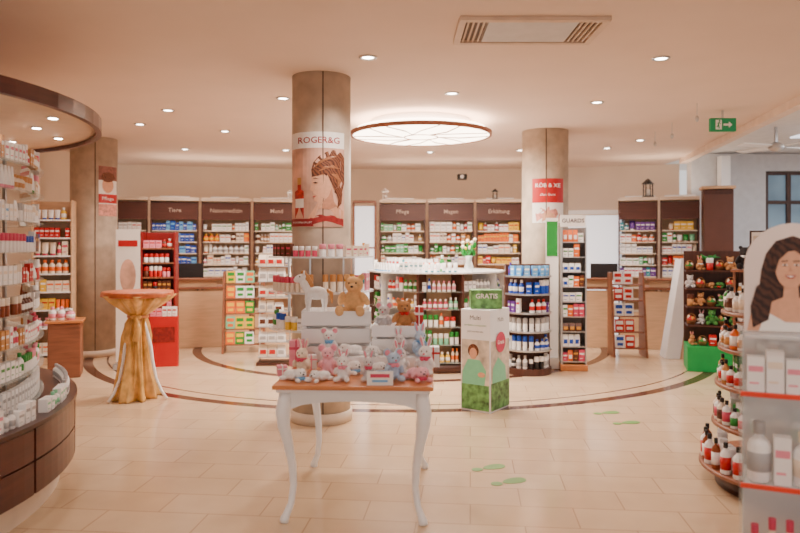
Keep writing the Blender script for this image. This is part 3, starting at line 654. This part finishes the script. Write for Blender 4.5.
# ---------------- plush animals
def fuse(parts,mt,vox=.006):
    m=MB()
    for c,r,rot in parts:
        M=Matrix.Rotation(rot[0],4,'X')@Matrix.Rotation(rot[1],4,'Y')@Matrix.Rotation(rot[2],4,'Z'); m.ell(c,r,mt,18,12,M=M)
    me=m.mesh('tmp'); o=bpy.data.objects.new('tmp',me); link(o)
    md=o.modifiers.new('r','REMESH'); md.mode='VOXEL'; md.voxel_size=vox; md.use_smooth_shade=True
    sm=o.modifiers.new('s','SMOOTH'); sm.iterations=3
    dg=bpy.context.evaluated_depsgraph_get(); dg.update(); r=bpy.data.meshes.new_from_object(o.evaluated_get(dg)); bpy.data.objects.remove(o)
    r.materials.clear(); r.materials.append(mt); return r
Z0=(0,0,0)
def fur(n,c): return mat('plush_fur_'+n,c,.95,.1,45)
TEDP=[((0,0,.095),(.075,.065,.092),Z0),((0,-.005,.215),(.066,.058,.058),Z0),((0,-.06,.2),(.031,.026,.024),Z0),((.052,.0,.268),(.024,.013,.024),Z0),((-.052,.0,.268),(.024,.013,.024),Z0),
 ((.082,-.035,.12),(.026,.028,.062),(.6,-.35,0)),((-.082,-.035,.12),(.026,.028,.062),(.6,.35,0)),((.06,-.09,.034),(.034,.07,.033),(0,0,.25)),((-.06,-.09,.034),(.034,.07,.033),(0,0,-.25)),((.072,-.15,.045),(.031,.02,.038),Z0),((-.072,-.15,.045),(.031,.02,.038),Z0)]
BUNP=[((0,.02,.075),(.062,.06,.075),Z0),((0,-.01,.17),(.052,.048,.046),Z0),((0,-.052,.158),(.022,.016,.016),Z0),((.03,.01,.25),(.017,.01,.055),(0,.25,0)),((-.03,.01,.25),(.017,.01,.055),(0,-.25,0)),
 ((.06,-.03,.09),(.018,.02,.045),(.7,-.3,0)),((-.06,-.03,.09),(.018,.02,.045),(.7,.3,0)),((.045,-.06,.025),(.026,.05,.024),(0,0,.2)),((-.045,-.06,.025),(.026,.05,.024),(0,0,-.2)),((0,.085,.05),(.02,.02,.02),Z0)]
MOUP=[p for i,p in enumerate(BUNP) if i not in(3,4)]+[((.048,.005,.215),(.034,.01,.034),Z0),((-.048,.005,.215),(.034,.01,.034),Z0)]
LIEP=[((0,.06,.045),(.055,.09,.045),Z0),((0,-.05,.07),(.046,.044,.042),Z0),((0,-.09,.06),(.022,.016,.015),Z0),((.055,-.04,.07),(.015,.02,.045),(0,-.5,0)),((-.055,-.04,.07),(.015,.02,.045),(0,.5,0)),((.05,-.09,.02),(.02,.045,.019),(0,0,.3)),((-.05,-.09,.02),(.02,.045,.019),(0,0,-.3)),((.06,.1,.02),(.022,.04,.02),(0,0,-.4)),((-.06,.1,.02),(.022,.04,.02),(0,0,.4))]
SPEC={'teddy_bear':(TEDP,(0,-.005,.215),.066,(0,-.083,.205),'sitting teddy bear'),'plush_rabbit':(BUNP,(0,-.01,.17),.052,(0,-.066,.163),'sitting plush rabbit'),'plush_mouse':(MOUP,(0,-.01,.17),.052,(0,-.066,.163),'sitting plush mouse'),'plush_puppy':(LIEP,(0,-.05,.07),.046,(0,-.104,.066),'lying floppy-eared plush puppy')}
BC={}
def plush(kind,coln,loc,rz,s,where,acc=None,group='plush toys'):
    P,hc,hr,nc,desc=SPEC[kind]; colr=COLS[coln]
    if (kind,coln) not in BC: BC[(kind,coln)]=fuse(P,fur(coln,colr),.0065)
    e=link(bpy.data.objects.new(kind,None)); e.location=loc; e.rotation_euler=(0,0,rz); e.scale=(s,s,s)
    tag(e,f'{coln} {desc} {where}','plush toy',group)
    part('body',BC[(kind,coln)],e)
    if 'eye' not in BC:
        BC['eye']=MB().ell((0,0,0),(.006,.004,.006),BLACK,8,6).mesh('eye'); BC['nose']=MB().ell((0,0,0),(.011,.007,.008),BLACK,8,6).mesh('nose'); BC['pnose']=MB().ell((0,0,0),(.009,.006,.007),pm('rose'),8,6).mesh('nose')
    for sx in(-1,1): part('eye',BC['eye'],e,loc=(hc[0]+sx*hr*.38,hc[1]-hr*.80,hc[2]+hr*.22))
    part('nose',BC['nose' if kind in('teddy_bear','plush_puppy') else 'pnose'],e,loc=nc)
    if kind in('plush_rabbit','plush_mouse'):
        k='ie'+kind
        if k not in BC: BC[k]=MB().ell((0,0,0),(.009,.004,.035) if kind=='plush_rabbit' else (.022,.004,.022),pm('pink'),10,8).mesh('inner_ear')
        for sx in(-1,1): part('inner_ear',BC[k],e,loc=(sx*.031,0,.25) if kind=='plush_rabbit' else (sx*.048,-.006,.215),rot=(0,sx*.25,0) if kind=='plush_rabbit' else (0,0,0),label='pink inner ear')
    if acc:
        k='scarf'+acc+kind
        if k not in BC: BC[k]=MB().lathe([(hr*.62,-.008),(hr*.85,0),(hr*.62,.012)],pm(acc),18).ell((hr*.3,-hr*.85,-.005),(.02,.012,.016),pm(acc),10,6).ell((-hr*.3,-hr*.85,-.005),(.02,.012,.016),pm(acc),10,6).mesh('neck_bow')
        part('neck_bow',BC[k],e,loc=(0,hc[1],hc[2]-hr*.78),label=f'{acc} fabric neck bow')
    return e
COLS={'white':(254,250,248),'pink':(248,186,198),'pale grey':(212,208,210),'cream':(248,230,206),'pale blue':(184,208,234),'honey brown':(232,184,128),'dark brown':(76,46,34),'reddish brown':(132,70,46),'green':(70,130,60),'red':(180,34,30),'black':(38,33,35),'tan':(190,136,88)}
def crate(fr,w,d,h,z,label):
    e=unit('wooden_crate',fr,label,'crate',z=z); t=.012
    for c,sz in(((0,-d/2,0),(w,t,0)),((0,d/2,0),(w,t,0)),((-w/2,0,0),(t,d-t,0)),((w/2,0,0),(t,d-t,0))):
        m=MB(); n=3; hh=h/n*.82
        for i in range(n): m.box((c[0],c[1],h/n*(i+.5)),(sz[0],sz[1],hh),WHITE)
        part('slatted_side',m,e,bevel=.002)
    for i in(-1,1):
        for j in(-1,1): part('corner_post',MB().box((i*(w/2-.018),j*(d/2-.018),h/2),(.024,.024,h),WHITE),e)
    part('bottom_board',MB().box((0,0,.008),(w-t,d-t,.014),WHITE),e); part('lid_board',MB().box((0,0,h-.06),(w-.02,d-.02,.012),WHITE),e); return e
GT='plush toys on gift table'
c1=(X(337,4.88),4.9,.03); crate(c1,.46,.28,.36,TZ+.001,'white slatted wooden crate holding toys')
c2=(X(399,4.78),4.78,-.06); crate(c2,.34,.26,.27,TZ+.001,'small white slatted crate holding toys')
zz=TZ+.36-.052; plush('teddy_bear','honey brown',(X(354,4.86),4.89,zz),-.15,1.0,'in white crate',group=GT)
z2=TZ+.27-.052; plush('teddy_bear','tan',(X(404,4.76),4.78,z2),.1,.74,'with red bow in white crate','red',group=GT)
plush('plush_mouse','pale grey',(X(384,4.76),4.8,z2),-.2,.78,'in small white crate','white',group=GT)
HP=[((0,0,.15),(.038,.075,.045),Z0),((0,-.075,.2),(.024,.028,.062),(.5,0,0)),((0,-.11,.25),(.024,.045,.026),(.45,0,0)),((.016,-.085,.285),(.008,.008,.018),Z0),((-.016,-.085,.285),(.008,.008,.018),Z0)]
for sx in(-1,1):
    for sy in(-1,1): HP+=[((sx*.024,sy*.055,.11),(.017,.019,.055),Z0),((sx*.024,sy*.055,.045),(.013,.013,.045),Z0),((sx*.024,sy*.055-.004,.012),(.015,.018,.012),Z0)]
HM=fuse(HP,fur('white',COLS['white']),.005)
e=unit('plush_horse',(X(316,4.84),4.86,-1.25),'white standing plush horse on white crate','plush toy',z=zz); e.scale=(1.05,1.05,1.05)
part('body',HM,e); part('mane',MB().ell((0,-.05,.235),(.009,.02,.06),pm('tan'),10,8,M=Matrix.Rotation(.5,4,'X')).ell((0,-.085,.29),(.01,.02,.012),pm('tan'),8,6),e); part('tail',MB().tube([(0,.07,.17),(0,.1,.15),(0,.105,.08)],[.012,.016,.006],pm('tan')),e)
for sx in(-1,1): part('eye',MB().ell((sx*.023,-.115,.262),(.004,.005,.005),BLACK,8,6),e)
e=thing('display_riser',MB().box((0,0,.04),(.62,.14,.08),WHITE),(-.2,4.56,TZ+.001),-.04,'low white display riser on gift table','riser')
kinds=['plush_puppy','plush_rabbit','plush_puppy','plush_mouse','plush_rabbit']; cs=['white','pink','white','cream','white','pink','pale grey','white','pale blue']
def trow(n,px0,px1,d,z,s,sh):
    for i in range(n):
        px=px0+(px1-px0)*i/(n-1)+random.uniform(-2,2); k=kinds[(i*2+sh)%5]; c=cs[(i*2+sh*3)%9]
        plush(k,c,(X(px,d),d+random.uniform(-.02,.02),z),random.uniform(-.9,.9),s*random.uniform(.85,1.08),random.choice(['on honey wooden table top','among other toys on table']) if z<.85 else 'on white table riser',random.choice([None,'pink','rose','sky']),group=GT)
trow(6,294,418,4.12,TZ+.001,.72,0)
trow(6,302,426,4.34,TZ+.001,.76,1)
trow(5,328,420,4.56,TZ+.082,.7,3)
def giftbox(px,d,w,dd,h,a,b,rz=0,z=TZ+.001):
    m=MB(); m.box((0,0,h/2),(w,dd,h),pm(a)); e=thing('gift_box',m,(X(px,d),d,z),rz,f'{a} gift box with {b} ribbon on table','box','gift boxes on table')
    part('ribbon',MB().box((0,0,h/2+.0005),(w*.12,dd+.004,h+.003),pm(b)).box((0,0,h*.7),(w+.004,dd+.005,h*.1),pm(b)),e)
giftbox(297,4.64,.09,.08,.17,'pink','rose'); giftbox(311,4.52,.07,.05,.09,'white','pink',.2); giftbox(433,4.62,.08,.08,.13,'white','red'); giftbox(282,4.3,.06,.06,.06,'pink','white',.3)
giftbox(419,4.82,.055,.08,.16,'red','white',0,z2)
m=MB(); m.box((0,0,.04),(.15,.006,.08),PW); m.box((0,-.004,.055),(.11,.002,.02),pm('rose')); m.box((0,-.004,.025),(.09,.002,.012),pm('sky'))
thing('gift_card',m,(X(380,3.985),3.985,TZ+.001),0,'white gift card with pink print standing among toys','card')
FG=mat('footprint_green',(108,148,74),.6,.1)
def foot(px,py,rz):
    d=EYE*F/(py-245)
    sole=[(.09*math.cos(t)+.05,.052*math.sin(t)*(1+.2*math.cos(t))) for t in [2*PI*i/20 for i in range(20)]]
    heel=[(.042*math.cos(t)-.09,.038*math.sin(t)) for t in [2*PI*i/16 for i in range(16)]]
    m=MB(); m.prism(sole,0,.002,FG); m.prism(heel,0,.002,FG)
    thing('footprint_sticker',m,(X(px,d),d,.001),rz,'pale green footprint sticker on tiled floor','sticker','green footprint floor stickers')
foot(488,468,.45); foot(508,482,.45); foot(606,413,.3); foot(626,423,.3)
# ---------------- right: slanted board
fr=(X(680,9.8),9.8,-.1); e=unit('slanted_display_board',fr,'white slanted display board leaning on wooden support','board')
m=MB(); m.vprism([(-.2,0),(.0,0),(.2,1.38),(.02,1.4)],0,.3,WHITE); part('board',m,e,bevel=.006)
part('edge_strip',MB().vprism([(.005,0),(.03,0),(.23,1.38),(.205,1.38)],0,.3,BEECH),e)
# plush shelving
fr=(X(735,8.7),8.7,-.3)
e=unit('toy_display_shelf',fr,'stepped dark shelf crowded with plush toys and gifts','shelf'); w_=1.1
part('plinth',MB().box((0,.25,.16),(w_,.5,.32),GREEN),e,bevel=.006)
part('back_panel',MB().box((0,.52,.76),(w_,.03,1.52),WOODV),e)
tz=[.325,.58,.81,1.04,1.27]
gp=[('red','white'),('brown','gold'),('cream','brown'),('green','red'),('tan','brown'),('black','gold')]
def basket(loc,s,rz):
    e=link(bpy.data.objects.new('wicker_gift_basket',None)); e.location=loc; e.rotation_euler=(0,0,rz); e.scale=(s,s,s); tag(e,'small brown wicker gift basket on dark toy shelf','basket','gift baskets on toy shelf')
    if 'bsk' not in BC:
        WK=mat('wicker_brown',(156,106,66),.7,.4,60)
        BC['bsk']=MB().lathe([(.06,0),(.085,.07),(.09,.075),(.08,.07),(.055,.01)],WK,20).mesh('bowl'); BC['hnd']=MB().tube([(.085*math.cos(t),0,.07+.11*math.sin(t)) for t in [PI*i/12 for i in range(13)]],.006,WK,6).mesh('handle')
        BC['cel']=MB().ell((0,0,.08),(.07,.07,.06),pm('red'),14,8).ell((.03,-.03,.1),(.03,.03,.04),pm('gold'),10,6).ell((-.035,-.02,.11),(.025,.03,.05),pm('cream'),10,6).mesh('wrapped_gifts')
        BC['cel2']=MB().ell((0,0,.08),(.07,.07,.06),pm('green'),14,8).ell((.03,-.03,.1),(.03,.03,.04),pm('cream'),10,6).ell((-.035,-.02,.11),(.025,.03,.05),pm('tan'),10,6).mesh('wrapped_gifts')
    part('bowl',BC['bsk'],e); part('handle',BC['hnd'],e); part('wrapped_gifts',BC[random.choice(['cel','cel2','cel2'])],e)
allc=['dark brown','dark brown','tan','cream','reddish brown','green','white','pale grey','black']
for i,z in enumerate(tz):
    y0=.0+i*.075
    if i: part('shelf',MB().box((0,(y0+.5)/2,z-.01),(w_-.02,.5-y0,.018),WOODV),e)
    for j in range(9):
        px_,py_,_=W(fr,-w_/2+.065+j*.122,y0+.11+random.uniform(-.02,.03))
        if (i+j)%3==1: basket((px_,py_,z+.001),random.uniform(.66,.82),fr[2]+random.uniform(-.6,.6))
        elif (i*3+j)%4==2: a_,b_=random.choice(gp); prod(random.choice(['bottle','medicine_box','cream_jar']),a_,b_,(px_,py_,z),fr[2],.085,.085,random.uniform(.12,.2),'on dark toy shelf','gifts on toy shelf')
        else: plush(random.choice(['teddy_bear','plush_rabbit','plush_puppy','plush_mouse']),random.choice(allc),(px_,py_,z+.001),fr[2]+random.uniform(-.7,.7),random.uniform(.58,.74),'on dark toy shelf',random.choice([None,'red','white','green']),group='plush toys on display shelf')
# green garland plant on top shelf
q=W(fr,-.25,.46); e=unit('potted_fern',(q[0],q[1],0),'small green potted fern on top of toy shelf','plant',z=1.272)
part('pot',MB().lathe([(.035,0),(.05,.08),(.045,.08),(.0001,.07)],pm('brown'),16),e); m=MB()
for i in range(16):
    a=i*2.4; L=.1+.06*random.random(); m.tube([(0,0,.07),(L*.5*math.cos(a),L*.5*math.sin(a)*.4,.17),(L*math.cos(a),L*math.sin(a)*.4,.15+.06*random.random())],[.006,.014,.003],pm('green'),6,flat=.4)
part('fronds',m,e)
fr3=(X(768,6.6),6.6,-.5)
gondola('gift_shelf',fr3,.6,.34,1.34,[.2,.42,.64,.86,1.08],WOODM,WOODM,[P_o,P_d+P_o,P_r+P_w,P_w+P_o,P_o+P_g],['cream_jar','bottle','medicine_box'],'brown wooden shelf unit with jars and gifts','on brown gift shelf','jars on gift shelf',maxh=.18,back=WOODM,wr=(.045,.08),fill=1)
part('top_board',MB().box((0,.17,1.35),(.64,.38,.02),WOODM),bpy.data.objects['gift_shelf'])
for dx,c,k in((-.2,'black','teddy_bear'),(.17,'cream','plush_puppy')):
    q=W(fr3,dx,.17); plush(k,c,(q[0],q[1],1.361),fr3[2]+.1,.8,'on top of gift shelf','white' if c=='black' else None,group='plush toys on display shelf')
q=W(fr3,-.04,.29); e=unit('poster_stand',(q[0],q[1],-.2),'small framed picture poster standing on gift shelf','poster',z=1.361)
part('frame',MB().box((0,0,.19),(.26,.02,.38),FRM),e,bevel=.003); m=MB(); m.box((0,-.012,.19),(.23,.004,.35),PW); m.box((0,-.015,.22),(.2,.003,.22),PB); m.ell((0,-.0165,.28),(.06,.002,.05),HAIR,14,8); m.ell((.0,-.018,.24),(.045,.002,.06),SKIN,14,8); part('picture',m,e)
# right round wooden tiers
RC=(2.68,4.6)
e=unit('round_tiered_display',(RC[0],RC[1],0),'round tiered wooden display stand full of bottles','display')
part('plinth',MB().lathe([(.56,0),(.56,.1)],WOODV,48),e); part('core',MB().lathe([(.3,.1),(.3,1.12)],BEECH,32),e)
TI=[(.14,.66),(.42,.58),(.68,.56),(.92,.54),(1.16,.52)]
for z,rr in TI: part('tier_shelf',MB().lathe([(.28,z-.03),(rr-.01,z-.03),(rr,z-.025),(rr,z-.005),(rr-.01,z),(.0001,z)],WOODM,64),e)
RP=[[('black','white'),('white','red'),('amber','white')],[('cream','brown'),('white','green'),('white','rose')],[('white','red'),('green','white'),('tan','white')],[('white','tan'),('orange','white'),('brown','white')],[('white','brown'),('green','cream'),('white','cream')]]
def nbottle(a,b,loc,w,h,where,group):
    e=link(bpy.data.objects.new('bottle',None)); e.location=loc; tag(e,f'{a} bottle with {b} label {where}','bottle',group)
    k=('nb',a,b,round(w,3),round(h,3))
    if k not in PC:
        r=w/2; PC[k]=(MB().lathe([(r*.9,0),(r,.006),(r,h*.62),(r*.8,h*.7),(r*.32,h*.78),(r*.32,h*.84)],pm(a),20).mesh('body'),MB().lathe([(r*.42,h*.83),(r*.42,h*.98),(r*.38,h)],pm('black' if a!='black' else 'gold'),16).mesh('cap'),MB().lathe([(r+.0008,h*.15),(r+.0008,h*.55)],pm(b),20).mesh('label_band'))
    for nm,me in zip(('body','cap','label_band'),PC[k]): part(nm,me,e)
for (z,rr),pal in zip(TI,RP):
    ringrow(RC,rr-.09,-PI-.6,-1.2,z,.19,pal+[('white','cream')],['medicine_box','cream_jar','medicine_box','cream_tube'],'on round wooden tier','products on round wooden tiers',wr=(.05,.07),fill=1)
    a=-PI-.6
    while a<-1.3:
        p_=random.choice(pal); w0=random.choice([.055,.065]); nbottle(p_[0],p_[1],(RC[0]+(rr-.045)*math.cos(a),RC[1]+(rr-.045)*math.sin(a),z),w0,.2 if z<.2 else random.choice([.13,.16]),'on round wooden tier','bottles on round wooden tiers'); a+=.145+random.choice([0,0,.03])
# right near rack
fr=(X(795,3.1)+.12,3.0,-.42)
e=unit('white_cosmetics_rack',fr,'white cosmetics rack with orange shelf edges','rack'); w_=.72
for sx in(-1,1): part('side_panel',MB().box((sx*(w_/2),.17,.6),(.01,.34,1.2),GLASS),e)
part('back_panel',MB().box((0,.33,.6),(w_-.02,.015,1.2),GLASSW),e); part('plinth',MB().box((0,.17,.05),(w_-.03,.3,.1),WHITE),e)
for z in(.12,.53,.94,1.2):
    part('shelf',MB().box((0,.16,z-.01),(w_-.02,.32,.012),GLASSW),e)
    if z>.2 and z<1.1: part('price_strip',MB().box((0,-.008,z-.006),(w_+.02,.012,.022),ORANGE),e,bevel=.003)
row(fr,-w_/2+.02,w_/2-.015,.015,.12,.3,[('tan','white'),('rose','orange'),('amber','cream'),('cream','rose')],['bottle'],'on white rack shelf','cosmetics on white rack',wr=(.06,.08),fill=1)
row(fr,-w_/2+.02,w_/2-.015,.015,.53,.33,[('white','pink'),('white','cream'),('white','grey')],['medicine_box','medicine_box','bottle'],'on white rack shelf','cosmetics on white rack',wr=(.065,.1),fill=1,rep=.8)
row(fr,-w_/2+.02,w_/2-.015,.015,.94,.22,[('white','cream'),('white','pink'),('white','grey')],['medicine_box','bottle','cream_jar'],'on white rack shelf','cosmetics on white rack',wr=(.05,.07),fill=1,rep=.8)
q=W(fr,-.15,.14)
e2=unit('advertising_standee',(q[0],q[1],fr[2]+.1),'cardboard standee with printed dark-haired woman in white top','standee',z=1.2)
hw=.2
pts=[(-hw,0),(hw,0),(hw,.3)]+[(hw*math.cos(t),.30+.2*math.sin(t)) for t in [PI*i/14 for i in range(1,14)]]+[(-hw,.3)]
part('board',MB().vprism(pts,0,.012,mat('standee_pale_blush',(238,220,212),.5,.03)),e2)
m=MB()
def ppoly(pts,y,mt): m.add([(a,y,b*.95) for a,b in pts],[tuple(range(len(pts)))],mt)
ppoly([(-.14,.03),(-.165,.12),(-.14,.2),(-.13,.3),(-.11,.38),(-.07,.44),(0,.465),(.06,.44),(.09,.38),(.1,.28),(.14,.18),(.15,.06),(.1,.005),(-.08,.005)],-.002,DHAIR)
ppoly([(-.19,.005),(-.17,.1),(-.1,.14),(-.04,.17),(-.035,.23),(.02,.23),(.025,.17),(.1,.14),(.17,.1),(.19,.005)],-.004,SKIN)
ppoly([(-.14,.005),(-.11,.1),(-.03,.05),(.03,.05),(.09,.1),(.14,.005)],-.006,PW)
ppoly([(-.165,.02),(-.175,.12),(-.15,.22),(-.1,.26),(-.085,.16),(-.1,.06)],-.007,DHAIR); ppoly([(.13,.05),(.15,.14),(.12,.24),(.07,.28),(.065,.16),(.09,.08)],-.007,DHAIR)
ppoly([(-.01+.062*math.cos(t),.31+(.088 if math.sin(t)>0 else .098)*math.sin(t)) for t in [2*PI*i/24 for i in range(24)]],-.006,SKIN)
m.add([(a,-.008,b*.95) for a,b in[(-.078,.27),(-.082,.36),(-.06,.42),(0,.435),(.055,.41),(.066,.35),(.06,.27),(.045,.36),(.01,.395),(-.02,.39),(-.056,.35)]],[(0,1,10),(1,2,9,10),(2,3,8,9),(3,4,7,8),(4,5,7),(5,6,7)],DHAIR)
for ex in(-.034,.014):
    ppoly([(ex+.011*math.cos(t),.325+.0045*math.sin(t)) for t in [2*PI*i/10 for i in range(10)]],-.008,PW); ppoly([(ex+.005*math.cos(t),.325+.005*math.sin(t)) for t in [2*PI*i/10 for i in range(10)]],-.009,BLACK)
    ppoly([(ex-.014,.340),(ex+.014,.343),(ex+.013,.347),(ex-.013,.345)],-.009,DHAIR)
ppoly([(-.012,.32),(-.019,.296),(-.003,.296)],-.008,mat('printed_skin_shade',(206,146,118),.5))
ppoly([(-.034,.276),(-.018,.277),(-.01,.275),(-.002,.277),(.014,.276),(-.0,.26),(-.02,.26)],-.008,mat('printed_lips',(180,70,66),.5)); ppoly([(-.028,.273),(.008,.273),(-.01,.265)],-.009,PW)
part('printed_portrait',m,e2)
part('rear_strut',MB().box((0,.05,.07),(.02,.08,.14),WHITE),e2)
row(fr,.09,w_/2-.0,.015,1.2,.18,[('white','pink'),('white','cream')],['medicine_box'],'on top of white rack','cosmetics on white rack',wr=(.06,.07))
# ceiling fan in extension
d=9.6; e=unit('ceiling_fan',(X(776,d),d,0),'white four-blade ceiling fan','fan',z=2.95)
part('rod',MB().box((0,0,.16),(.03,.03,.22),METAL),e); part('hub',MB().lathe([(.03,-.08),(.1,-.04),(.1,.02),(.03,.06)],METAL,20),e)
for i in range(4):
    a=i*PI/2+.35; part('blade',MB().box((.38,0,0),(.5,.12,.012),WHITE,M=Matrix.Rotation(a,4,'Z')@Matrix.Rotation(.2,4,'X')),e)
for px,d in((697,7.6),(672,8.8),(655,9.5)):
    e=unit('hanging_ornament',(X(px,d),d,0),'small ornament hanging on thin wire from ceiling','ornament','hanging ceiling ornaments',z=3.14)
    part('wire',MB().tube([(0,0,0),(0,0,-.14)],.004,METAL,6),e); part('pendant',MB().ell((0,0,-.17),(.02,.02,.035),METAL,12,8),e)
l=bpy.data.lights.new('extension_ceiling_light','AREA'); l.shape='RECTANGLE'; l.size=1.5; l.size_y=5; l.energy=110; l.color=(.9,.95,1)
e=thing('fluorescent_ceiling_panel',MB().box((0,0,-.01),(1.5,5,.02),mat('panel_glow',(240,246,255),.5,0,emit=1.5)),(6.6,8.0,3.219),0,'long white luminous ceiling panel in side extension','lamp')
o=bpy.data.objects.new('extension_ceiling_light',l); o.parent=e; o.location=(0,0,-.04); link(o)
# ---------------- world, camera
w=bpy.data.worlds.new('World'); bpy.context.scene.world=w; w.use_nodes=True
bg=w.node_tree.nodes['Background']; bg.inputs[0].default_value=(1,.95,.91,1); bg.inputs[1].default_value=1.1
cam=bpy.data.cameras.new('camera'); cam.lens=31.5; cam.sensor_width=36; cam.shift_y=-21.5/800; cam.clip_end=100
cam.dof.use_dof=True; cam.dof.focus_distance=6.0; cam.dof.aperture_fstop=1.4
co=bpy.data.objects.new('camera',cam); co.location=(0,0,EYE); co.rotation_euler=(PI/2,0,0); link(co); bpy.context.scene.camera=co
